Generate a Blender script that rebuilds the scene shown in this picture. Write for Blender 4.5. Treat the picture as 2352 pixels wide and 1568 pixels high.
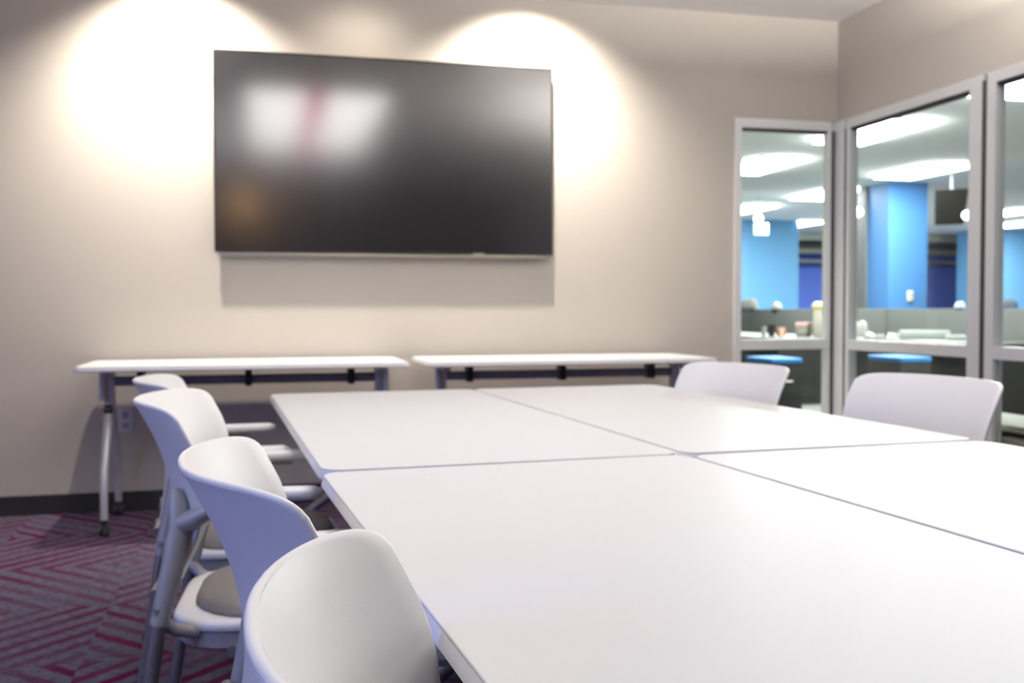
import bpy, bmesh, math, random
from mathutils import Vector, Matrix
random.seed(7)
for o in list(bpy.data.objects): bpy.data.objects.remove(o)
S = bpy.context.scene
C = S.collection

# ---------------------------------------------------------------- camera, world, exposure
cd = bpy.data.cameras.new('camera'); cam = bpy.data.objects.new('camera', cd); C.objects.link(cam)
R_ = Vector((0.96987594, -0.24359036, -0.00209894)); U_ = Vector((0.00975525, 0.03022903, 0.99949539)); F_ = Vector((0.24340399, 0.96940701, -0.03169469))
U_ = (U_ - F_*U_.dot(F_)).normalized(); R_ = F_.cross(U_).normalized()
M = Matrix((R_, U_, -F_)).transposed().to_4x4(); M.translation = Vector((-3.4549, -5.5105, 1.0418))
cam.matrix_world = M
cd.sensor_width = 36.0; cd.lens = 2289.89*36/2352; cd.clip_start = .03; cd.clip_end = 60
cd.dof.use_dof = True; cd.dof.focus_distance = .98; cd.dof.aperture_fstop = 7.5
S.camera = cam
W = bpy.data.worlds.new('world'); S.world = W; W.use_nodes = True
W.node_tree.nodes['Background'].inputs[0].default_value = (.45, .62, 1, 1)
W.node_tree.nodes['Background'].inputs[1].default_value = .6
vs = S.view_settings; vs.view_transform = 'Standard'; vs.look = 'None'; vs.gamma = 1.0; vs.use_curve_mapping = False
vs.exposure = 0.22
S.cycles.max_bounces = 8; S.cycles.diffuse_bounces = 5; S.cycles.glossy_bounces = 4; S.cycles.transmission_bounces = 4
S.cycles.transparent_max_bounces = 12; S.cycles.caustics_reflective = False; S.cycles.caustics_refractive = False
S.cycles.use_denoising = True; S.cycles.sample_clamp_indirect = 6

H = 2.805
def add_light(name, kind, loc, energy, color, parent=None, **kw):
    l = bpy.data.lights.new(name, kind); l.energy = energy; l.color = color
    for k, v in kw.items(): setattr(l, k, v)
    o = bpy.data.objects.new(name, l); C.objects.link(o); o.location = loc
    if parent: o.parent = parent
    return o
# daylight falling through the window in the left wall
day = add_light('window_daylight', 'AREA', (-6.95, -5.3, 1.5), 82, (.15, .26, .9), shape='RECTANGLE', size=2.3, size_y=1.5)
day.rotation_euler = (0, math.radians(-90), 0)
WASH = 198.0     # warm recessed spots that wash the screen wall
PANEL = 4.1     # ceiling panels over the tables
TROFFER = 88.0  # office troffers

# ---------------------------------------------------------------- materials
MATS = {}
def mat(name, col, rough=.6, metal=0, emit=None, es=1, spec=.5, bump=0, bscale=200):
    if name in MATS: return MATS[name]
    m = bpy.data.materials.new(name); m.use_nodes = True; nt = m.node_tree
    b = nt.nodes['Principled BSDF']
    b.inputs['Base Color'].default_value = (*col, 1); b.inputs['Roughness'].default_value = rough
    b.inputs['Metallic'].default_value = metal; b.inputs['Specular IOR Level'].default_value = spec
    if emit: b.inputs['Emission Color'].default_value = (*emit, 1); b.inputs['Emission Strength'].default_value = es
    if bump:
        tc = nt.nodes.new('ShaderNodeTexCoord'); n = nt.nodes.new('ShaderNodeTexNoise'); n.inputs['Scale'].default_value = bscale
        n.inputs['Detail'].default_value = 3; bp = nt.nodes.new('ShaderNodeBump'); bp.inputs['Strength'].default_value = bump; bp.inputs['Distance'].default_value = .002
        nt.links.new(tc.outputs['Object'], n.inputs['Vector']); nt.links.new(n.outputs['Fac'], bp.inputs['Height']); nt.links.new(bp.outputs['Normal'], b.inputs['Normal'])
    MATS[name] = m; return m
wallm = mat('greige_paint', (.55, .51, .45), .75, bump=.25, bscale=160)
ceilm = mat('white_ceiling', (.90, .875, .86), .9, bump=.2, bscale=90)
alu = mat('satin_aluminium', (.88, .90, .885), .42, .1)
gask = mat('dark_gasket', (.03, .025, .03), .7)
basem = mat('black_vinyl', (.012, .012, .012), .5)
topm = mat('white_laminate', (.685, .695, .69), .5, spec=.3)
edgem = mat('grey_white_edge', (.84, .84, .86), .5)
seamm = mat('edge_seam', (.58, .58, .58), .6)
shellm = mat('white_plastic', (.83, .83, .82), .42, bump=.08, bscale=500)
framem = mat('silver_tube', (.33, .34, .37), .28, .75)
sleevem = mat('light_grey_sleeve', (.37, .375, .40), .4, .15)
cushm = mat('taupe_cushion', (.25, .235, .225), .85, bump=.5, bscale=700)
blackm = mat('black_plastic', (.015, .015, .017), .45)
legm = mat('painted_silver', (.60, .61, .64), .35, .3)
beamm = mat('grey_beam', (.20, .20, .23), .5)
screenm = mat('glossy_screen', (.006, .0055, .006), .16, spec=1.0)
screenm.node_tree.nodes['Principled BSDF'].inputs['IOR'].default_value = 2.0
bezm = mat('black_bezel', (.01, .01, .01), .35)
silverm = mat('champagne_trim', (.55, .50, .42), .35, .6)
platem = mat('white_plate', (.72, .71, .74), .45)
bluem = mat('sky_blue_paint', (.125, .32, .55), .55)
blue2m = mat('cyan_blue_paint', (.0, .33, .75), .6)
indigom = mat('indigo_paint', (.16, .27, .90), .7)
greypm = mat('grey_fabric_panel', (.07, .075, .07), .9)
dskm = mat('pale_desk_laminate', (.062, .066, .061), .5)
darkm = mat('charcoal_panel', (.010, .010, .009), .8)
officec = mat('office_ceiling_white', (.88, .90, .89), .9)
officef = mat('dark_office_carpet', (.16, .16, .15), .95, bump=.4, bscale=300)
whitem = mat('plain_white', (.80, .80, .78), .6)
tanm = mat('kraft_cardboard', (.20, .125, .045), .8)
greycolm = mat('grey_column_paint', (.085, .09, .095), .8)
bulkm = mat('beige_bulkhead', (.34, .335, .28), .8)
def emat(name, col, s): return mat(name, (.8, .8, .8), .6, emit=col, es=s)
panelm = emat('panel_diffuser', (1, .975, .95), PANEL)
upm = emat('fill_diffuser', (1, .96, .90), 405.0)  # glow of the added fill uplights
pinkm = mat('pink_baffle', (.75, .12, .25), .5, emit=(1, .12, .28), es=1.3)
troffm = emat('troffer_diffuser', (.97, 1, .98), TROFFER)
lampm = emat('warm_lamp', (1, .78, .5), 30)
globem = emat('globe_lamp', (1, .98, .95), 5)

def glass():
    m = bpy.data.materials.new('clear_glass'); m.use_nodes = True; nt = m.node_tree
    for n in list(nt.nodes): nt.nodes.remove(n)
    o = nt.nodes.new('ShaderNodeOutputMaterial'); mx = nt.nodes.new('ShaderNodeMixShader'); t = nt.nodes.new('ShaderNodeBsdfTransparent')
    g = nt.nodes.new('ShaderNodeBsdfGlossy'); g.inputs['Roughness'].default_value = .02; t.inputs[0].default_value = (.95, .97, .96, 1)
    lw = nt.nodes.new('ShaderNodeLayerWeight'); lw.inputs['Blend'].default_value = .5
    pw = nt.nodes.new('ShaderNodeMath'); pw.operation = 'POWER'; nt.links.new(lw.outputs['Facing'], pw.inputs[0]); pw.inputs[1].default_value = 4
    f = nt.nodes.new('ShaderNodeMath'); f.operation = 'MULTIPLY_ADD'; nt.links.new(pw.outputs[0], f.inputs[0]); f.inputs[1].default_value = .35; f.inputs[2].default_value = .014
    nt.links.new(f.outputs[0], mx.inputs[0]); nt.links.new(t.outputs[0], mx.inputs[1]); nt.links.new(g.outputs[0], mx.inputs[2]); nt.links.new(mx.outputs[0], o.inputs[0])
    return m
glassm = glass()

def carpet():
    m = bpy.data.materials.new('striped_carpet_tiles'); m.use_nodes = True; nt = m.node_tree; N = nt.nodes; Lk = nt.links
    b = N['Principled BSDF']; b.inputs['Roughness'].default_value = .95; b.inputs['Specular IOR Level'].default_value = .1
    tc = N.new('ShaderNodeTexCoord'); sp = N.new('ShaderNodeSeparateXYZ'); Lk.new(tc.outputs['Object'], sp.inputs[0])
    def mth(op, a, b_=None, c_=None):
        n = N.new('ShaderNodeMath'); n.operation = op
        for i, v in enumerate((a, b_, c_)):
            if v is None: continue
            if isinstance(v, (int, float)): n.inputs[i].default_value = v
            else: Lk.new(v, n.inputs[i])
        return n.outputs[0]
    X, Y = sp.outputs[0], sp.outputs[1]
    tx = mth('FLOOR', mth('DIVIDE', mth('ADD', X, 3.985), .6)); ty = mth('FLOOR', mth('DIVIDE', mth('ADD', Y, 1.76), .6))
    par = mth('FLOORED_MODULO', mth('ADD', tx, ty), 2)          # 0: stripes rise to the right, 1: they fall
    na = mth('ADD', mth('MULTIPLY', mth('SUBTRACT', X, Y), .70711), 1.457)
    nb = mth('ADD', mth('MULTIPLY', mth('ADD', X, Y), .70711), 4.045)
    n = mth('ADD', mth('MULTIPLY', na, mth('SUBTRACT', 1, par)), mth('MULTIPLY', nb, par))
    wob = N.new('ShaderNodeTexNoise'); wob.inputs['Scale'].default_value = 25; Lk.new(tc.outputs['Object'], wob.inputs['Vector'])
    n = mth('ADD', n, mth('MULTIPLY', mth('SUBTRACT', wob.outputs['Fac'], .5), .012))
    q = mth('ADD', mth('DIVIDE', n, .0855), .5); idx = mth('FLOOR', q); fr = mth('ABSOLUTE', mth('SUBTRACT', mth('FRACT', q), .5))
    line = N.new('ShaderNodeMapRange'); line.inputs[1].default_value = .27; line.inputs[2].default_value = .17; line.inputs[3].default_value = 0; line.inputs[4].default_value = 1; Lk.new(fr, line.inputs[0])
    cv = N.new('ShaderNodeCombineXYZ'); Lk.new(idx, cv.inputs[0]); Lk.new(tx, cv.inputs[1]); Lk.new(ty, cv.inputs[2])
    wn = N.new('ShaderNodeTexWhiteNoise'); wn.noise_dimensions = '3D'; Lk.new(cv.outputs[0], wn.inputs['Vector'])
    big = N.new('ShaderNodeTexNoise'); big.inputs['Scale'].default_value = 2.2; Lk.new(tc.outputs['Object'], big.inputs['Vector'])
    amp = mth('MINIMUM', mth('MAXIMUM', mth('ADD', mth('MULTIPLY', wn.outputs['Value'], .6), mth('MULTIPLY', mth('SUBTRACT', big.outputs['Fac'], .25), 1.6)), .25), 1)
    fac = mth('MULTIPLY', line.outputs[0], amp)
    # pale flecks between the stripes
    fl = N.new('ShaderNodeTexNoise'); fl.inputs['Scale'].default_value = 38; fl.inputs['Detail'].default_value = 2; Lk.new(tc.outputs['Object'], fl.inputs['Vector'])
    r1 = N.new('ShaderNodeValToRGB'); r1.color_ramp.elements[0].position = .30; r1.color_ramp.elements[0].color = (.068, .062, .098, 1)
    r1.color_ramp.elements[1].position = .68; r1.color_ramp.elements[1].color = (.132, .126, .178, 1); Lk.new(fl.outputs['Fac'], r1.inputs[0])
    mx = N.new('ShaderNodeMix'); mx.data_type = 'RGBA'; Lk.new(fac, mx.inputs[0]); Lk.new(r1.outputs[0], mx.inputs[6]); mx.inputs[7].default_value = (.085, .002, .033, 1)
    Lk.new(mx.outputs[2], b.inputs['Base Color'])
    f2 = N.new('ShaderNodeTexNoise'); f2.inputs['Scale'].default_value = 420; Lk.new(tc.outputs['Object'], f2.inputs['Vector'])
    bp = N.new('ShaderNodeBump'); bp.inputs['Strength'].default_value = .5; bp.inputs['Distance'].default_value = .003; Lk.new(f2.outputs['Fac'], bp.inputs['Height']); Lk.new(bp.outputs[0], b.inputs['Normal'])
    return m
carpetm = carpet()

# ---------------------------------------------------------------- mesh helpers
def bm_box(bm, x0, x1, y0, y1, z0, z1, bev=0, seg=2):
    r = bmesh.ops.create_cube(bm, size=1)
    vs_ = r['verts']
    for v in vs_: v.co = Vector(((x0+x1)/2+v.co.x*(x1-x0), (y0+y1)/2+v.co.y*(y1-y0), (z0+z1)/2+v.co.z*(z1-z0)))
    if bev:
        es = set(e for v in vs_ for e in v.link_edges)
        bmesh.ops.bevel(bm, geom=list(es), offset=bev, segments=seg, profile=.5, affect='EDGES')
def bm_tube(bm, pts, rad, seg=16, sx=1.0, caps=True):
    """sweep; rad float or list; sx squashes across the first frame axis"""
    P = [Vector(p) for p in pts]; n = len(P); rr = rad if isinstance(rad, (list, tuple)) else [rad]*n
    rings = []; up = None
    for i, p in enumerate(P):
        t = (P[min(i+1, n-1)]-P[max(i-1, 0)]).normalized()
        if up is None: up = Vector((0, 1, 0)) if abs(t.y) < .8 else Vector((0, 0, 1))
        a = (up - t*up.dot(t)).normalized(); b = t.cross(a); up = a
        rings.append([bm.verts.new(p + a*math.cos(2*math.pi*k/seg)*rr[i]*sx + b*math.sin(2*math.pi*k/seg)*rr[i]) for k in range(seg)])
    for i in range(n-1):
        for k in range(seg): bm.faces.new((rings[i][k], rings[i][(k+1) % seg], rings[i+1][(k+1) % seg], rings[i+1][k]))
    if caps: bm.faces.new(rings[0][::-1]); bm.faces.new(rings[-1])
def bm_lathe(bm, prof, cx=0, cy=0, cz=0, seg=24, axis='z'):
    rings = []
    for r, h in prof:
        ring = []
        for k in range(seg):
            a = 2*math.pi*k/seg; u, v = r*math.cos(a), r*math.sin(a)
            co = (cx+u, cy+v, cz+h) if axis == 'z' else ((cx+u, cy+h, cz+v) if axis == 'y' else (cx+h, cy+u, cz+v))
            ring.append(bm.verts.new(co))
        rings.append(ring)
    for i in range(len(rings)-1):
        for k in range(seg): bm.faces.new((rings[i][k], rings[i][(k+1) % seg], rings[i+1][(k+1) % seg], rings[i+1][k]))
    bm.faces.new(rings[0][::-1]); bm.faces.new(rings[-1])
def rrect(w, d, r, n=6):
    out = []
    for sx, sy, a0 in ((1, 1, 0), (-1, 1, 90), (-1, -1, 180), (1, -1, 270)):
        for k in range(n+1):
            a = math.radians(a0+90*k/n); out.append((sx*(w/2-r)+r*math.cos(a), sy*(d/2-r)+r*math.sin(a)))
    return out
def bm_slab(bm, prof, w, d, r, cx=0, cy=0):
    """stack of rounded rectangles: prof = [(inset, z)...] bottom to top"""
    rings = [[bm.verts.new((cx+x, cy+y, z)) for x, y in rrect(w-2*i, d-2*i, max(r-i, .004))] for i, z in prof]
    n = len(rings[0])
    for a, b in zip(rings, rings[1:]):
        for k in range(n): bm.faces.new((a[k], a[(k+1) % n], b[(k+1) % n], b[k]))
    bm.faces.new(rings[0][::-1]); bm.faces.new(rings[-1])
def obj(name, bm, m, parent=None, smooth=False, loc=(0, 0, 0)):
    bmesh.ops.recalc_face_normals(bm, faces=bm.faces[:])
    me = bpy.data.meshes.new(name); bm.to_mesh(me); bm.free()
    if smooth:
        for p in me.polygons: p.use_smooth = True
        me.set_sharp_from_angle(angle=math.radians(40))
    me.materials.append(m)
    o = bpy.data.objects.new(name, me); C.objects.link(o); o.location = loc
    if parent: o.parent = parent
    return o
def box(name, dims, m, parent=None, bev=0, loc=(0, 0, 0)):
    bm = bmesh.new(); bm_box(bm, *dims, bev=bev); return obj(name, bm, m, parent, bev > 0, loc)
def boxes(name, L, m, parent=None, bev=0):
    bm = bmesh.new()
    for d in L: bm_box(bm, *d, bev=bev)
    return obj(name, bm, m, parent, bev > 0)
def thing(name, label, cat, loc=(0, 0, 0), rz=0, group=None):
    o = bpy.data.objects.new(name, None); C.objects.link(o); o.location = loc; o.rotation_euler = (0, 0, rz); o.empty_display_size = .1
    o['label'] = label; o['category'] = cat
    if group: o['group'] = group
    return o
def tag(o, label, cat, group=None):
    o['label'] = label; o['category'] = cat
    if group: o['group'] = group
    return o
def struct(o, label=None):
    o['kind'] = 'structure'
    if label: o['label'] = label
    return o
def dup(root, loc, rz, label, group=None):
    r = root.copy(); C.objects.link(r); r.location = loc; r.rotation_euler = (0, 0, rz); r['label'] = label
    if group: r['group'] = group
    for ch in list(root.children):
        c = ch.copy(); C.objects.link(c); c.parent = r
        for g in list(ch.children):
            d = g.copy(); C.objects.link(d); d.parent = c
    return r

# ---------------------------------------------------------------- room shell
XL, YB = -6.6, -8.5            # left wall, rear wall
fl = struct(box('floor', (XL-.12, .06, YB-.12, .06, -.12, 0), carpetm), 'purple grey carpet tiles with magenta diagonal stripes')
struct(box('ceiling', (XL-.12, .06, YB-.12, .06, H, H+.1), ceilm), 'plain white ceiling')
ZW = 2.19                      # head of the glazed screens
struct(boxes('wall_back', [(XL-.12, -.69, 0, .12, 0, H), (-.69, .12, 0, .12, ZW, H)], wallm), 'greige wall that carries the screen')
struct(boxes('wall_right', [(0, .12, -5.3, 0, ZW, H), (0, .12, YB, -5.3, 0, H)], wallm), 'greige wall above the glass screens')
WY0, WY1, WZ0, WZ1 = -6.6, -4.0, .75, 2.3
struct(boxes('wall_left', [(XL-.12, XL, YB, WY0, 0, H), (XL-.12, XL, WY1, 0, 0, H), (XL-.12, XL, WY0, WY1, 0, WZ0), (XL-.12, XL, WY0, WY1, WZ1, H)], wallm))
struct(box('wall_rear', (XL-.12, .12, YB-.12, YB, 0, H), mat('dark_rear_paint', (.12, .11, .11), .8)))
struct(box('baseboard_back', (XL, -.69, -.012, 0, 0, .1), basem), 'black vinyl baseboard below the screen wall')
struct(box('baseboard_left', (XL, XL+.012, YB, 0, 0, .1), basem))
struct(box('baseboard_rear', (XL, 0, YB, YB+.012, 0, .1), basem))
struct(box('baseboard_right', (-.012, 0, YB, -5.3, 0, .1), basem))
# window in the left wall
w4 = struct(thing('window_6', 'daylit window', 'window')); del w4['category']
boxes('frame', [(XL-.1, XL-.02, WY0, WY0+.05, WZ0, WZ1), (XL-.1, XL-.02, WY1-.05, WY1, WZ0, WZ1), (XL-.1, XL-.02, WY0, WY1, WZ0, WZ0+.05), (XL-.1, XL-.02, WY0, WY1, WZ1-.05, WZ1), (XL-.1, XL-.02, -5.33, -5.27, WZ0, WZ1)], alu, w4)
box('pane', (XL-.065, XL-.055, WY0+.02, WY1-.02, WZ0+.02, WZ1-.02), glassm, w4)

# glazed screens: frame members, dark gaskets and panes
RZ0, RZ1 = .797, .858          # middle rail
FD = .045
def back_screen():
    w = struct(thing('window_1', 'narrow aluminium framed glass screen beside the corner', 'window')); del w['category']
    boxes('frame', [(-.694, -.649, -.012, FD, 0, ZW), (-.069, -.040, 0, FD, 0, ZW), (-.649, -.069, -.012, FD, 2.135, ZW),
                    (-.649, -.069, -.012, FD, RZ0, RZ1), (-.649, -.069, -.012, FD, 0, .06)], alu, w)
    boxes('gasket', [(-.040, -.014, .0, FD, 0, 2.135), (-.649, -.069, .0, FD, 2.120, 2.135)], gask, w)
    box('pane', (-.649, -.069, .012, .020, RZ1, 2.120), glassm, w); box('pane', (-.649, -.069, .012, .020, .06, RZ0), glassm, w)
back_screen()
struct(box('trim_1', (-.014, .06, -.100, .06, 0, ZW), alu), 'aluminium corner post between the two glass screens')
edges = [(-.12, -1.29), (-1.325, -2.62), (-2.655, -3.95), (-3.985, -5.28)]
for i, (a, b) in enumerate(edges):
    w = struct(thing('window_%d' % (i+2), ['first full glass screen right of the corner post', 'second glass screen right of the corner post'][i] if i < 2 else 'glass screen', 'window')); del w['category']
    ja, jb = (.035 if i == 0 else .06), .09
    boxes('frame', [(-.012, FD, a-ja, a, 0, ZW), (-.012, FD, b, b+jb, 0, ZW), (-.012, FD, b+jb, a-ja, 2.135, ZW), (-.012, FD, b+jb, a-ja, RZ0, RZ1), (-.012, FD, b+jb, a-ja, 0, .06)], alu, w)
    boxes('gasket', [(-.011, FD, b-.035, b, 0, 2.16), (.0, FD, b+jb, a-ja, 2.120, 2.135)] + ([(-.011, FD, a, a+.02, 0, 2.135)] if i == 0 else []), gask, w)
    box('pane', (.012, .020, b+jb, a-ja, RZ1, 2.120), glassm, w); box('pane', (.012, .020, b+jb, a-ja, .06, RZ0), glassm, w)
struct(box('trim_2', (-.012, .1, -5.32, -5.30, 0, ZW), alu))

# ---------------------------------------------------------------- chairs
ZT, W1, W0, VC, NN, KT, KB, LN, FLR, PW = .844, .286, .196, .779, 8.2, .080, .073, .219, -.144, 2.294
Z0 = .5
def spine(v):
    if v >= 0: return -.27+LN*(1-v)+FLR*(1-v)**2
    return -.195+.05*v
def shell_pt(y, v):
    kk = KB+(KT-KB)*max(v, 0)
    if v < 0: kk = KB*(1+v*1.2)
    return Vector((spine(v)+kk*(abs(y)/.25)**PW, y, Z0+(ZT-Z0)*v))
def shell_mesh():
    rows = []
    for k in range(7):
        v = -.30+.30*k/7; rows.append((v, .125+(W0-.125)*math.sin(math.pi/2*k/7)))
    for k in range(9):
        e = k/9; rows.append((VC*e, W0+(W1-W0)*(1-(1-e)**2)))
    n = 18
    for k in range(n+1):
        t = 1-(1-k/n)**2; a = t*math.pi/2
        wd = W1*max(math.cos(a), 0)**(2/NN) if k < n else 0
        rows.append((VC+(1-VC)*math.sin(a)**(2/NN), wd))
    rows[-1] = (1.0, rows[-2][1]*.93)
    nc = 24; T = .0048; n_ = len(rows)
    def nrm(y, v):
        e = 1e-3; a = shell_pt(y+e, v)-shell_pt(y-e, v); b = shell_pt(y, v+e)-shell_pt(y, v-e); return a.cross(b).normalized()
    P = [[(w*(-1+2*j/nc), v) for j in range(nc+1)] for v, w in rows]
    bm = bmesh.new()
    fr = [[bm.verts.new(shell_pt(*q)+nrm(*q)*T) for q in r] for r in P]; bk = [[bm.verts.new(shell_pt(*q)-nrm(*q)*T) for q in r] for r in P]
    for g in (fr, bk):
        for i in range(n_-1):
            for j in range(nc): bm.faces.new((g[i][j], g[i][j+1], g[i+1][j+1], g[i+1][j]))
    loop = [(0, j) for j in range(nc+1)]+[(i, nc) for i in range(1, n_)]+[(n_-1, j) for j in range(nc-1, -1, -1)]+[(i, 0) for i in range(n_-2, 0, -1)]
    mid = []; L = len(loop); rims = [[], [], []]
    for k, (i, j) in enumerate(loop):
        y, v = P[i][j]; a = P[loop[(k-1) % L][0]][loop[(k-1) % L][1]]; b = P[loop[(k+1) % L][0]][loop[(k+1) % L][1]]
        t = shell_pt(*b)-shell_pt(*a); N = nrm(y, v); out = t.cross(N).normalized(); c = shell_pt(y, v)
        if out.dot(c-shell_pt(0, .45)) < 0: out = -out
        for q, (o_, h_) in enumerate(((.71, .71), (1, 0), (.71, -.71))): rims[q].append(bm.verts.new(c+out*T*o_+N*T*h_))
    FR = [fr[i][j] for i, j in loop]; BK = [bk[i][j] for i, j in loop]
    for A, B in ((FR, rims[0]), (rims[0], rims[1]), (rims[1], rims[2]), (rims[2], BK)):
        for k in range(L): bm.faces.new((A[k], A[(k+1) % L], B[(k+1) % L], B[k]))
    return bm
def make_chair(label):
    t = thing('nesting_chair', label, 'chair')
    b = obj('backrest', shell_mesh(), shellm, t, True)
    for p in b.data.polygons: p.use_smooth = True
    b.data.set_sharp_from_angle(angle=math.radians(80))
    # seat pan with an apron and a rounded pad
    bm = bmesh.new(); bm_slab(bm, [(.010, .366), (.002, .370), (.0, .376), (.001, .382), (.006, .388), (.014, .390), (.03, .388)], .49, .475, .13, .06, 0); obj('seat_pan', bm, shellm, t, True)
    bm = bmesh.new(); bm_slab(bm, [(.040, .322), (.018, .325), (.010, .332), (.008, .366)], .49, .475, .13, .06, 0); obj('seat_frame', bm, sleevem, t, True)
    bm = bmesh.new(); bm_slab(bm, [(.0, .387), (-.004, .396), (.0, .406), (.012, .414), (.04, .419), (.09, .421)], .42, .435, .17, .07, 0); obj('seat_cushion', bm, cushm, t, True)
    for s in (-1, 1):
        # rear leg: silver tube, its upper part inside a grey sleeve
        bm = bmesh.new(); bm_tube(bm, [(-.190, .246*s, .43), (-.215, .250*s, .25), (-.248, .256*s, .035)], [.0155, .0155, .014]); lg = obj('leg', bm, framem, t, True)
        bm = bmesh.new(); bm_tube(bm, [(-.163, .222*s, .672), (-.158, .226*s, .650), (-.152, .233*s, .60), (-.170, .240*s, .50), (-.194, .247*s, .395)], [.009, .0185, .023, .0225, .019], sx=.85); obj('sleeve', bm, sleevem, lg, True)
        bm = bmesh.new(); bm_lathe(bm, [(.010, -.014), (.021, -.011), (.024, 0), (.021, .011), (.010, .014)], -.250, .257*s, .024, 20, 'y'); obj('caster', bm, blackm, lg, True)
        # front leg: runs under the seat from the sleeve and drops forward
        bm = bmesh.new(); bm_tube(bm, [(.13, .195*s, .350), (.175, .212*s, .325), (.205, .232*s, .25), (.225, .247*s, .14), (.240, .256*s, .03)], [.0145, .0145, .0145, .0145, .013]); lg = obj('leg', bm, framem, t, True)
        bm = bmesh.new(); bm_lathe(bm, [(.017, 0), (.020, .006), (.020, .030), (.015, .036)], .241, .256*s, 0, 20); obj('foot', bm, blackm, lg, True)
        bm = bmesh.new(); bm_tube(bm, [(-.192, .240*s, .400), (-.165, .222*s, .375), (-.12, .205*s, .362)], [.015, .014, .013], 12); obj('seat_bracket', bm, sleevem, t, True)
        # armrest: pad on a curved bracket that leaves the top of the sleeve
        bm = bmesh.new(); bm_tube(bm, [(-.150, .232*s, .600), (-.122, .248*s, .612), (-.090, .264*s, .632), (-.04, .279*s, .650), (.06, .280*s, .650)], [.021, .021, .017, .012, .010]); ar = obj('armrest', bm, sleevem, t, True)
        bm = bmesh.new()
        n = 14; rings = []
        for k in range(n+1):
            u = k/n; x = -.085+.225*u; hw = .026*(1-(2*abs(u-.5))**8)**.5 if 0 < u < 1 else .006; hw = max(hw, .008)
            ring = []
            for q in range(16):
                a = 2*math.pi*q/16; cy, cz = math.cos(a), math.sin(a)
                ring.append(bm.verts.new((x, .280*s+hw*math.copysign(abs(cy)**.6, cy), .664+.0135*math.copysign(abs(cz)**.7, cz)*(1 if 0 < u < 1 else .5))))
            rings.append(ring)
        for a_, b_ in zip(rings, rings[1:]):
            for q in range(16): bm.faces.new((a_[q], a_[(q+1) % 16], b_[(q+1) % 16], b_[q]))
        bm.faces.new(rings[0][::-1]); bm.faces.new(rings[-1]); obj('arm_pad', bm, shellm, ar, True)
        bm = bmesh.new(); bm_tube(bm, [(-.205, .238*s, .455), (-.200, .18*s, .462), (-.204, .10*s, .455)], .011, 12); obj('back_bracket', bm, framem, t, True)
    bm = bmesh.new(); bm_tube(bm, [(-.05, -.235, .325), (-.05, 0, .320), (-.05, .235, .325)], .012, 12); obj('crossbar', bm, framem, t, True)
    return t
CH = [(-3.193, -4.861, .007, 'white shell chair nearest the camera, its inner back face turned to the viewer'),
      (-3.289, -4.130, .082, 'second white shell chair from the camera along the left of the tables'),
      (-3.457, -3.127, -.063, 'third white shell chair from the camera, its grey cushion and silver legs in view'),
      (-3.538, -2.484, .055, 'farthest white shell chair on the left, mostly hidden behind the next one'),
      (-2.011, -2.349, 3.336, 'white shell chair by the far right end of the tables, near the back wall tables'),
      (-1.799, -3.077, 3.220, 'white shell chair at the right edge, in front of the glass screen mullion')]
first = make_chair(CH[0][3]); first.location = (CH[0][0], CH[0][1], 0); first.rotation_euler = (0, 0, CH[0][2])
first['group'] = 'white chairs around the joined tables'
for x, y, a, lb in CH[1:]: dup(first, (x, y, 0), a, lb, 'white chairs around the joined tables')

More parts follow.
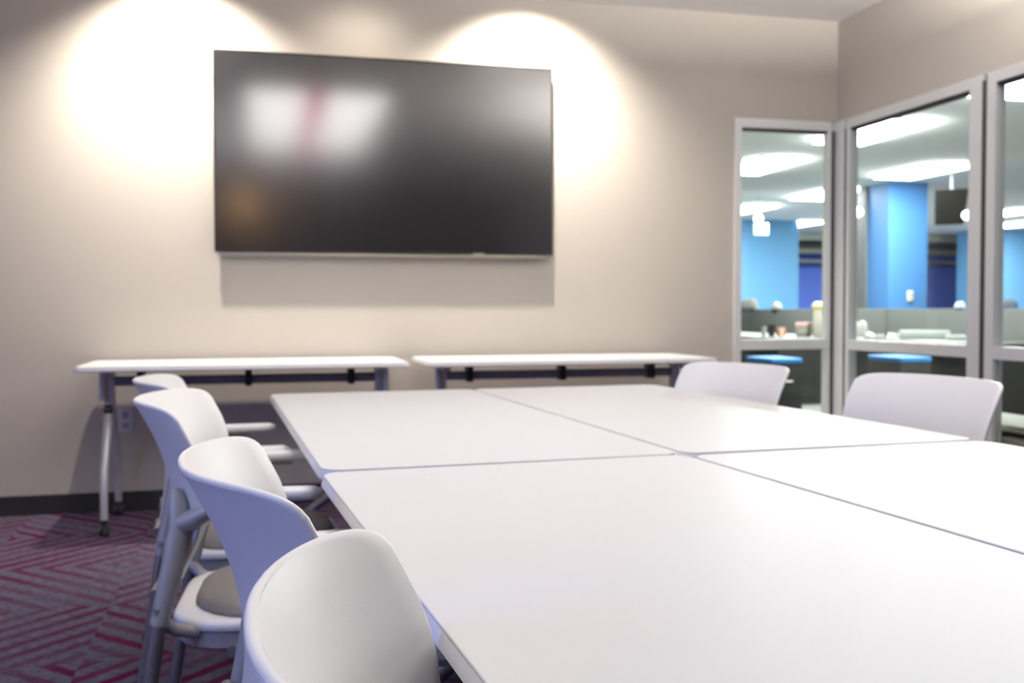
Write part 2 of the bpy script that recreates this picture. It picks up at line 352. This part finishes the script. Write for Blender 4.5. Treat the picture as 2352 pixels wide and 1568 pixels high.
# ---------------------------------------------------------------- flip top tables
def make_table(name, label, L, D, ztop, group, legmat, th=.024):
    """long axis = local x, depth = local y, origin on the floor"""
    t = thing(name, label, 'table', group=group)
    bm = bmesh.new(); bm_slab(bm, [(.02, ztop-.004), (.0060, ztop-.004), (.0048, ztop-.0012), (.0060, ztop)], L, D, .045); tp = obj('tabletop', bm, topm, t, True)
    bm = bmesh.new(); bm_slab(bm, [(.012, ztop-th), (.003, ztop-th+.0015), (.0, ztop-th+.005), (.0005, ztop-th+.009), (.0048, ztop-.0035), (.012, ztop-.0032)], L, D, .045); obj('edge_band', bm, edgem, tp, True)
    bm = bmesh.new(); bm_slab(bm, [(.0058, ztop-.0040), (.0058, ztop-.0026)], L, D, .045); obj('edge_seam', bm, seamm, tp, True)
    zb = ztop-th
    box('beam', (-L/2+.12, L/2-.12, -.022, .022, zb-.085, zb-.040), beamm, t, .006)
    for k in (-.33, 0, .33):
        box('bracket', (k*L-.016, k*L+.016, -.045, .045, zb-.095, zb), blackm, t, .004)
    for s in (-1, 1):
        x = s*(L/2-.115); zj = zb-.20
        bm = bmesh.new()
        bm_box(bm, x-.024, x+.024, -.028, .028, zj-.02, zb-.015, .010)                 # column
        bm_tube(bm, [(x, -.035, zj+.03), (x, -.085, zj-.07), (x, -D/2+.105, .30), (x, -D/2+.09, .075)], [.02, .02, .019, .017], 16)
        bm_tube(bm, [(x, .035, zj+.03), (x, .085, zj-.07), (x, D/2-.105, .30), (x, D/2-.09, .075)], [.02, .02, .019, .017], 16)
        lg = obj('leg', bm, legmat, t, True)
        bm = bmesh.new(); bm_box(bm, x-.02, x+.02, -.16, .16, zb-.03, zb, .005); bm_tube(bm, [(x+.03*s, -.05, zb-.02), (x+.03*s, -.06, zb-.15)], .012, 12); obj('mounting_plate', bm, legmat, lg, True)
        bm = bmesh.new(); bm_lathe(bm, [(.014, -.02), (.026, -.014), (.026, .014), (.014, .02)], x, -.055, zj+.005, 18, 'x'); obj('knob', bm, blackm, lg, True)
        for q in (-1, 1):
            y = q*(D/2-.09); bm = bmesh.new()
            bm_tube(bm, [(x, y, .085), (x, y, .055)], .012, 12)
            for e in (-1, 1): bm_lathe(bm, [(.014, -.008), (.028, -.006), (.030, 0), (.028, .006), (.014, .008)], x+e*.013, y, .030, 20, 'x')
            bm_tube(bm, [(x-.023, y, .042), (x+.023, y, .042)], .012, 12)
            obj('caster', bm, blackm, lg, True)
    return t
ZM = .737
HP = math.pi/2
fl_t = make_table('flip_top_table', 'far left table of the four white tables pushed together', 1.82, .762, ZM, 'white tables pushed together', framem)
fl_t.location = (-3.010, -2.668, 0); fl_t.rotation_euler = (0, 0, HP+math.radians(2.6))
dup(fl_t, (-2.2475, -2.6334, 0), HP+math.radians(2.6), 'far right table of the four white tables pushed together')
dup(fl_t, (-2.917, -4.496, 0), HP+math.radians(3.6), 'near left white table, running past the bottom edge of the photo')
dup(fl_t, (-2.1540, -4.464, 0), HP+math.radians(3.6), 'near right white table, filling the lower right corner')
bt = make_table('side_table', 'narrow white flip top table against the wall, left of the two under the screen', 1.53, .66, .787, 'white tables along the screen wall', legm)
bt.location = (-3.52, -.37, 0)
dup(bt, (-1.90, -.40, 0), 0, 'narrow white flip top table against the wall, nearer to the corner window')

# ---------------------------------------------------------------- screen
tv = thing('wall_screen', 'large black flat screen mounted on the greige wall', 'television', (-2.7694, 0, 1.348))
tw, thh = .920, 1.0535
box('housing', (-tw+.03, tw-.03, -.052, -.030, .02, thh-.02), bezm, tv, .006)
bx_ = bmesh.new()
for d in ((-tw, tw, -.070, -.050, 0, .012), (-tw, tw, -.070, -.050, thh-.010, thh), (-tw, -tw+.009, -.070, -.050, .012, thh-.010), (tw-.009, tw, -.070, -.050, .012, thh-.010)): bm_box(bx_, *d)
obj('bezel', bx_, bezm, tv)
box('screen', (-tw+.009, tw-.009, -.068, -.052, .012, thh-.010), screenm, tv)
box('bottom_trim', (-tw+.015, tw-.03, -.066, -.045, -.016, 0), silverm, tv, .003)
box('sensor_window', (-.02, .06, -.064, -.048, -.022, -.016), silverm, tv)
box('badge', (.458, .522, -.0712, -.070, .002, .008), silverm, tv)
box('wall_mount', (-.35, .35, -.030, 0, .3, .75), blackm, tv, .003)

# outlet under the left side table
ot = thing('wall_outlet', 'white electrical outlet plate low on the wall below the left side table', 'outlet', (-4.147, 0, .472))
bm = bmesh.new(); bm_box(bm, -.036, .036, -.006, 0, -.062, .062, .002); obj('cover_plate', bm, platem, ot, True)
for dz in (-.028, .028):
    bm = bmesh.new(); bm_box(bm, -.017, .017, -.0085, -.005, dz-.017, dz+.017, .002); so = obj('socket', bm, mat('socket_grey', (.5, .49, .53), .5), ot, True)
    boxes('slot', [(-.008, -.005, -.0095, -.008, dz-.002, dz+.008), (.005, .008, -.0095, -.008, dz-.002, dz+.008), (-.0025, .0025, -.0095, -.008, dz-.011, dz-.006)], gask, so)

# ---------------------------------------------------------------- lights of the room, then added fill
def downlight(x, y, e, label, z=H, col=(1, .915, .81), rz=0, tilt=0):
    t = thing('recessed_downlight', label, 'ceiling light', (x, y, z), group='recessed downlights over the screen wall')
    bm = bmesh.new(); bm_lathe(bm, [(.055, 0), (.085, 0), (.085, -.006), (.060, -.010)], seg=28); obj('trim_ring', bm, whitem, t, True)
    bm = bmesh.new(); bm_lathe(bm, [(.050, -.009), (.050, -.0105)], seg=24); obj('lens', bm, lampm, t)
    l = add_light('downlight_lamp', 'SPOT', (0, 0, -.03), e, col, t, spot_size=math.radians(124), spot_blend=1.0, shadow_soft_size=.03)
    l.rotation_euler = (tilt, 0, 0)
    return t
downlight(-3.86, -.41, WASH, 'round recessed downlight in the ceiling above the left edge of the screen', tilt=math.radians(24))
downlight(-2.92, -.41, WASH*.06, 'round recessed downlight in the ceiling above the middle of the screen', tilt=math.radians(24))
downlight(-2.0, -.41, WASH, 'round recessed downlight in the ceiling above the right edge of the screen', tilt=math.radians(24))
cl = thing('pendant_panel_light', 'long suspended white double panel light over the joined tables with a pink strip between', 'pendant light', (-3.02, -3.30, 2.62))
box('panel', (-.52, -.10, -1.35, 1.35, -.012, 0), panelm, cl)
box('panel', (.06, .50, -1.35, 1.35, -.012, 0), panelm, cl)
box('baffle', (-.10, .06, -1.35, 1.35, -.014, 0), pinkm, cl)

boxes('frame', [(-.54, -.52, -1.37, 1.37, -.014, .03), (.50, .52, -1.37, 1.37, -.014, .03), (-.52, .50, -1.37, -1.35, -.014, .03), (-.52, .50, 1.35, 1.37, -.014, .03), (-.52, .50, -1.35, 1.35, 0, .03)], whitem, cl)
for a in (-.45, .43):
    for b in (-1.2, 1.2):
        bm = bmesh.new(); bm_tube(bm, [(a, b, .03), (a, b, H-2.62)], .0015, 6); obj('cable', bm, alu, cl)
def uplight(x, y, length, label):  # invented fixture, added out of view to brighten the ceiling and walls
    t = thing('fill_uplight', label, 'pendant light', (x, y, 2.42), group='added fill uplights')
    box('housing', (-.09, .09, -length/2, length/2, 0, .05), whitem, t, .006)
    box('upper_diffuser', (-.08, .08, -length/2+.01, length/2-.01, .05, .056), upm, t)
    for b in (-length*.4, length*.4):
        bm = bmesh.new(); bm_tube(bm, [(0, b, .05), (0, b, H-2.42)], .0015, 6); obj('cable', bm, alu, t)
uplight(-.36, -2.75, 1.6, 'added fill uplight, hung out of view near the glass screens')
uplight(-5.0, -5.0, .7, 'added fill uplight, hung out of view near the left wall')
wl = thing('wall_lamp', 'small warm wall lamp high on the rear wall', 'wall lamp', (-3.67, YB, 2.45))
bm = bmesh.new(); bm_lathe(bm, [(.05, 0), (.05, .02), (.02, .03), (.02, .06)], axis='y'); obj('base', bm, alu, wl, True)
bm = bmesh.new(); bm_lathe(bm, [(.06, -.09), (.09, -.03), (.09, .03), (.06, .09)], 0, .14, 0); obj('shade', bm, emat('amber_shade', (1, .55, .18), 10), wl, True)

# ---------------------------------------------------------------- open office beyond the glass
OX1, OY0, OY1 = 17.0, -6.5, 17.0
struct(boxes('floor_office', [(.06, OX1, OY0, OY1, -.12, 0), (-1.6, .06, .06, OY1, -.12, 0)], officef), 'dark carpet of the open office')
struct(boxes('ceiling_office', [(.12, OX1, OY0, OY1, H, H+.1), (-1.6, .12, .12, OY1, H, H+.1)], officec), 'white ceiling of the open office')
struct(box('wall_office_left', (-1.6, -1.5, .12, OY1, 0, H), wallm)); struct(box('wall_office_right', (OX1, OX1+.1, OY0, OY1, 0, H), indigom))
struct(box('wall_office_far', (-1.6, OX1, OY1, OY1+.1, 0, H), indigom), 'deep indigo far wall of the office'); struct(box('wall_office_near', (.12, OX1, OY0-.1, OY0, 0, H), greycolm))
struct(box('wall_office_blue_left', (2.2, 6.93, 12.4, 13.2, 0, H), bluem), 'sky blue wall seen through the corner screen')
struct(box('wall_office_blue_right', (12.0, 16.2, 13.4, 14.2, 0, H), bluem), 'sky blue wall seen at the right edge')
col = struct(thing('column_office', 'square sky blue column behind the first glass screen', 'column')); del col['category']
boxes('shaft', [(5.0, 5.62, 6.68, 7.40, 0, H)], mat('column_blue_paint', (.045, .16, .37), .6), col)
box('side_strip', (4.965, 5.0, 7.17, 7.44, 0, H), greycolm, col)
struct(box('trim_3', (7.25, 7.36, 7.24, 7.32, 0, H), greycolm), 'slim grey post near the right edge')
struct(box('bulkhead_office_dark', (6.93, 17, 15.72, 15.88, 2.50, H), mat('dark_soffit', (.085, .085, .07), .9)), 'dark soffit over the indigo wall')
struct(boxes('bulkhead_office', [(6.93, 17, 15.9, 16.3, 2.38, 2.52), (6.93, 17, 14.9, 15.2, 2.62, H), (6.93, 17, 16.4, 16.6, 2.18, 2.26)], bulkm), 'beige soffit strips over the indigo wall')

def troffer(x, y, label):
    t = thing('troffer_light', label, 'ceiling light', (x, y, H), group='office ceiling lights')
    box('diffuser', (-.28, .28, -.62, .62, -.038, -.004), troffm, t)
    boxes('frame', [(-.31, -.28, -.65, .65, -.014, 0), (.28, .31, -.65, .65, -.014, 0), (-.28, .28, -.65, -.62, -.014, 0), (-.28, .28, .62, .65, -.014, 0), (-.28, .28, -.62, .62, -.004, 0)], whitem, t)
    return t
TR = [(2.43, 3.25, 'rectangular office ceiling light at the top left of the first glass screen'),
      (2.43, .90, 'rectangular office ceiling light at the top right corner of the photo'),
      (2.47, 5.60, 'rectangular office ceiling light highest in the narrow corner screen'),
      (4.70, 5.55, 'long office ceiling light just above the blue column'),
      (4.92, 8.10, 'office ceiling light beside the corner post in the narrow screen'),
      (4.75, 10.40, 'office ceiling light at the left edge of the narrow screen, over the blue wall'),
      (7.20, 13.0, 'farthest office ceiling light in the narrow screen, right of the exit sign'),
      (9.70, 9.90, 'small office ceiling light at the right edge, upper of two'),
      (11.7, 11.9, 'small office ceiling light at the right edge, lower of two')]
t0 = troffer(*TR[0])
for x, y, lb in TR[1:]: dup(t0, (x, y, H), 0, lb)
def globe(x, y, z, r, label):
    t = thing('globe_light', label, 'lamp', (x, y, z), group='round office lamps')
    bm = bmesh.new(); bmesh.ops.create_uvsphere(bm, u_segments=20, v_segments=12, radius=r); obj('globe', bm, globem, t, True)
    bm = bmesh.new(); bm_tube(bm, [(0, 0, r*.9), (0, 0, H-z)], .0018, 8); obj('stem', bm, greycolm, t, True)
def onray(u, v, d):       # a point at distance d from the room's eye point, used to place the far lamps
    r = F_ + R_*((u-1176)/2289.89) - U_*((v-784)/2289.89); return Vector((-3.4549, -5.5105, 1.0418))+r*d
for u, v, d, r, lb in ((1896, 318, 8.5, .035, 'round lamp at the top of the narrow corner screen'), (1967, 435, 12.6, .045, 'small round lamp left of the blue column, upper'),
                    (1970, 487, 13, .065, 'round lamp left of the blue column, lower'), (2221, 494, 11.5, .055, 'round lamp beside the mullion, right of the dark hanging screen'),
                    (1742, 502, 15.2, .07, 'round lamp directly above the exit sign')):
    p = onray(u, v, d); globe(p.x, p.y, p.z, r, lb)
p = onray(1747, 524, 16.1)
ex = thing('exit_sign', 'pale green lit sign hanging before the blue wall', 'sign', p)
box('sign_box', (-.13, .13, -.03, .03, -.11, .08), mat('green_sign', (.6, .9, .7), .5, emit=(.55, 1, .72), es=.25), ex, .01)
bm = bmesh.new(); bm_tube(bm, [(0, 0, .08), (0, 0, H-p.z)], .01, 8); obj('stem', bm, whitem, ex, True)
p = onray(2186, 476, 12.8)
hs = thing('hanging_screen', 'dark screen hanging from the office ceiling right of the blue column', 'television', p, -.66)
bm = bmesh.new(); bm_box(bm, -.20, .20, -.03, .03, -.22, .23, .008)
for v in bm.verts:
    if v.co.z < 0: v.co.x = v.co.x*.85-.03
obj('panel', bm, mat('matt_black_panel', (.004, .004, .0035), 1.0, spec=0), hs)
bm = bmesh.new(); bm_tube(bm, [(0, 0, .20), (0, 0, H-p.z)], .02, 10); obj('pole', bm, greycolm, hs, True)

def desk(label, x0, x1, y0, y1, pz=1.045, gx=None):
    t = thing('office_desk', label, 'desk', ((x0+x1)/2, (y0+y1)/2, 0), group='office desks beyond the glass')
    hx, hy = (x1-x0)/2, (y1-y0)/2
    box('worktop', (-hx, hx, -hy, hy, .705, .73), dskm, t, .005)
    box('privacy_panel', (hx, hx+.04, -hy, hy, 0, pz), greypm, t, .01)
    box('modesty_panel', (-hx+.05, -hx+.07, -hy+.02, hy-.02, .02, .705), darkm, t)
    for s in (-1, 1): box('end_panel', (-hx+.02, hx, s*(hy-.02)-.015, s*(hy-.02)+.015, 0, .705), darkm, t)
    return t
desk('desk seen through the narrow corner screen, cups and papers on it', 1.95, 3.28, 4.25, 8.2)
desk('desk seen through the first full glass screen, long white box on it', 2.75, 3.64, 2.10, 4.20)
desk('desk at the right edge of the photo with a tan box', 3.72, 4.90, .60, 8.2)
def pedestal(u, v, z, w, label):
    r = onray(u, v, 1)-Vector((-3.4549, -5.5105, 1.0418)); d = (z-1.0418)/r.z; p = Vector((-3.4549, -5.5105, 1.0418))+r*d
    t = thing('drawer_pedestal', label, 'pedestal', (p.x, p.y, 0), group='blue cushioned pedestals')
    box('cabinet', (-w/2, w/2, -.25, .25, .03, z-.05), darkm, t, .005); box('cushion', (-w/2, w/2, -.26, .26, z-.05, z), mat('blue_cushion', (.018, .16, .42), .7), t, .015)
    bm = bmesh.new(); bm_tube(bm, [(-.06, -.252, .35), (-.05, -.275, .35), (.05, -.275, .35), (.06, -.252, .35)], .006, 8); obj('handle', bm, alu, t, True)
    for sx in (-1, 1):
        for sy in (-1, 1):
            bm = bmesh.new(); bm_lathe(bm, [(.008, -.012), (.017, -.010), (.017, .010), (.008, .012)], sx*(w/2-.04), sy*.2, .017, 14, 'x'); obj('caster', bm, blackm, t, True)
pedestal(1777, 820, .57, .34, 'blue cushioned low pedestal below the desk in the narrow screen')
pedestal(2065, 817, .61, .32, 'blue cushioned low pedestal below the desk in the first full screen')

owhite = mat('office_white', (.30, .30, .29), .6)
# desk clutter
def at(u, v, z):
    r = F_ + R_*((u-1176)/2289.89) - U_*((v-784)/2289.89); e = Vector((-3.4549, -5.5105, 1.0418)); return e+r*((z-e.z)/r.z), (z-e.z)/r.z
DZ = .731
def cup(u, v, hpx, wpx, m, label, kind='cup'):
    p, d = at(u, v, DZ); h = hpx*d/2290; r = wpx*d/4580
    bm = bmesh.new(); bm_lathe(bm, [(r*.72, 0), (r*.95, h*.92), (r, h*.95), (r, h), (r*.88, h), (r*.7, h*.2)], seg=20); o = obj(kind, bm, m, None, True, (p.x, p.y, DZ)); tag(o, label, 'cup', 'cups on the office desk')
redm = mat('coral_red', (.5, .10, .06), .6)
cup(1754, 773, 24, 13, owhite, 'white cup on the desk, left of the black one', 'paper_cup')
cup(1772, 773, 27, 17, blackm, 'black cup on the desk between white and striped cups', 'paper_cup')
p, d = at(1793, 773, DZ)
t = thing('striped_cup', 'cream cup with orange and red sides on the office desk', 'cup', (p.x, p.y, DZ), group='cups on the office desk')
bm = bmesh.new(); bm_lathe(bm, [(.034, 0), (.042, .10), (.042, .105), (.036, .105), (.03, .02)], seg=20); obj('body', bm, mat('cream_paper', (.45, .38, .28), .7), t, True)
for sx in (-1, 1):
    bm = bmesh.new(); bm_box(bm, sx*.040-.008, sx*.040+.008, -.030, .012, .012, .095, .004); obj('side_band', bm, redm, t, True)
def clutter(kind, u, v, wpx, hpx, depth, m, label, cat, z=DZ, bev=.006, rz=.6, lid=None):
    p, d = at(u, v, z); w = wpx*d/2290; h = hpx*d/2290
    t = thing(kind, label, cat, (p.x, p.y, z), -rz)
    box('body', (-w/2, w/2, 0, depth, 0, h), m, t, bev)
    if lid: box('lid', (-w/2-.004, w/2+.004, -.004, depth+.004, h, h+.05), lid, t, .004)
    return t
clutter('storage_box', 1845, 773, 34, 22, .12, mat('ivory_plastic', (.20, .195, .155), .6), 'low ivory box on the desk left of the tall carton', 'box', lid=mat('dusty_rose', (.45, .30, .27), .7))
clutter('tall_carton', 1885, 774, 34, 62, .12, mat('cream_carton', (.31, .29, .24), .6), 'tall cream carton with a yellow top beside the corner post', 'box', lid=mat('yellow_lid', (.30, .24, .07), .6))
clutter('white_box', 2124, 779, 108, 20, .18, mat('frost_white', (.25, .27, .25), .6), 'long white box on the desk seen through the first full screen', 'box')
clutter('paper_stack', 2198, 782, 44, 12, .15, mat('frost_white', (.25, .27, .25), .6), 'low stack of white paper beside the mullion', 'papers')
clutter('cardboard_box', 2338, 774, 62, 44, .3, tanm, 'tan cardboard box on the desk at the right edge', 'box')
clutter('dark_bin', 2294, 774, 14, 44, .15, mat('dark_grey_bin', (.08, .08, .09), .7), 'narrow dark grey organiser beside the tan box', 'organiser')
def lump(kind, u, v, wpx, hpx, m, label, cat, z, seed=1, sq=.5):
    p, d = at(u, v, z) if z < 1.0 else (onray(u, v, 8.0), 8.0)
    rx = wpx*d/4580; h = hpx*d/2290; rn = random.Random(seed); bm = bmesh.new(); bmesh.ops.create_icosphere(bm, subdivisions=3, radius=1)
    for vv in bm.verts:
        k = 1+.13*math.sin(3.1*vv.co.x+seed)+.10*math.sin(4.7*vv.co.y+2*seed)+.05*rn.uniform(-1, 1)
        vv.co = Vector((vv.co.x*rx*k, vv.co.y*rx*.6*k, max(vv.co.z, -.35)*h*.62*k+h*.3))
    o = obj(kind, bm, m, None, True, (p.x, p.y, p.z if z >= 1 else z)); o.rotation_euler = (0, 0, -.6); tag(o, label, cat); return o
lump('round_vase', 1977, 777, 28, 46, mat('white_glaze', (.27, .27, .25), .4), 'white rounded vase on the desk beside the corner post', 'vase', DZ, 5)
lump('crumpled_napkin', 1999, 778, 24, 16, owhite, 'small white crumpled napkin beside the vase', 'napkin', DZ, 3)
lump('tape_dispenser', 2048, 778, 20, 12, mat('light_grey', (.55, .56, .53), .6), 'small light grey lump left of the long white box', 'stationery', DZ, 9)
lump('coiled_cable', 2022, 778, 20, 12, mat('mid_grey', (.2, .2, .2), .6), 'small dark grey coil on the desk by the white napkin', 'cable', DZ, 11)
# things resting on the top edge of the privacy panels
def ontop(kind, u, wpx, hpx, m, label, cat, xp, zt, seed):
    r = F_ + R_*((u-1176)/2289.89) - U_*((712-784)/2289.89); e = Vector((-3.4549, -5.5105, 1.0418)); d = (xp-e.x)/r.x; p = e+r*d
    rx = wpx*d/4580; h = hpx*d/2290; bm = bmesh.new(); bmesh.ops.create_icosphere(bm, subdivisions=3, radius=1); rn = random.Random(seed)
    for vv in bm.verts:
        k = 1+.12*math.sin(3.3*vv.co.x+seed)+.08*math.sin(5.1*vv.co.y+2*seed)+.03*rn.uniform(-1, 1)
        vv.co = Vector((vv.co.x*.045*k, vv.co.y*rx*1.25*k, max(max(vv.co.z, -.3)*h*.72*k+h*.216, 0)))
    o = obj(kind, bm, m, None, True, (p.x, p.y, zt+.002)); tag(o, label, cat)
ontop('plastic_bag', 1722, 62, 25, owhite, 'white crumpled bag on the panel edge at the left of the narrow screen', 'bag', 3.30, 1.045, 2)
ontop('folded_cloth', 1784, 36, 17, owhite, 'small white peaked cloth on the panel edge before the blue wall', 'cloth', 3.30, 1.045, 4)
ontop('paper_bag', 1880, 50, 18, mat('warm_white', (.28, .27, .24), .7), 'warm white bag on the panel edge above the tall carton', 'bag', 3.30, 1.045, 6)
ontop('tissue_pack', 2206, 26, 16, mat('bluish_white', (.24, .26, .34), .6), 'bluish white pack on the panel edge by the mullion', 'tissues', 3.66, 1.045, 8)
ontop('jacket', 2318, 44, 26, mat('dark_slate_cloth', (.05, .07, .10), .8), 'dark slate jacket heaped on the panel edge at the right', 'jacket', 4.92, 1.045, 10)
p = onray(2089, 680, 1)-Vector((-3.4549, -5.5105, 1.0418)); d = (6.68+5.5105)/p.y; p = Vector((-3.4549, -5.5105, 1.0418))+p*d
th = thing('thermostat', 'small cream thermostat on the front of the blue column', 'thermostat', p)
box('cover', (-.045, .045, -.03, 0, -.075, .075), mat('cream_plastic', (.5, .48, .4), .5), th, .012); box('display', (-.02, .02, -.032, -.029, .01, .035), greycolm, th)
# pale bench beyond the second screen
bn = thing('storage_bench', 'low pale slatted bench just outside the glass at the right edge', 'bench', (.275, -1.5, 0))
for k, (za, zb_) in enumerate(((.44, .475), (.36, .41))): box('slat', (-.20, .20, -.75, .90, za, zb_), bulkm, bn, .006)
for s in (-.65, .8): box('leg', (-.17, .17, s-.03, s+.03, 0, .44), darkm, bn)
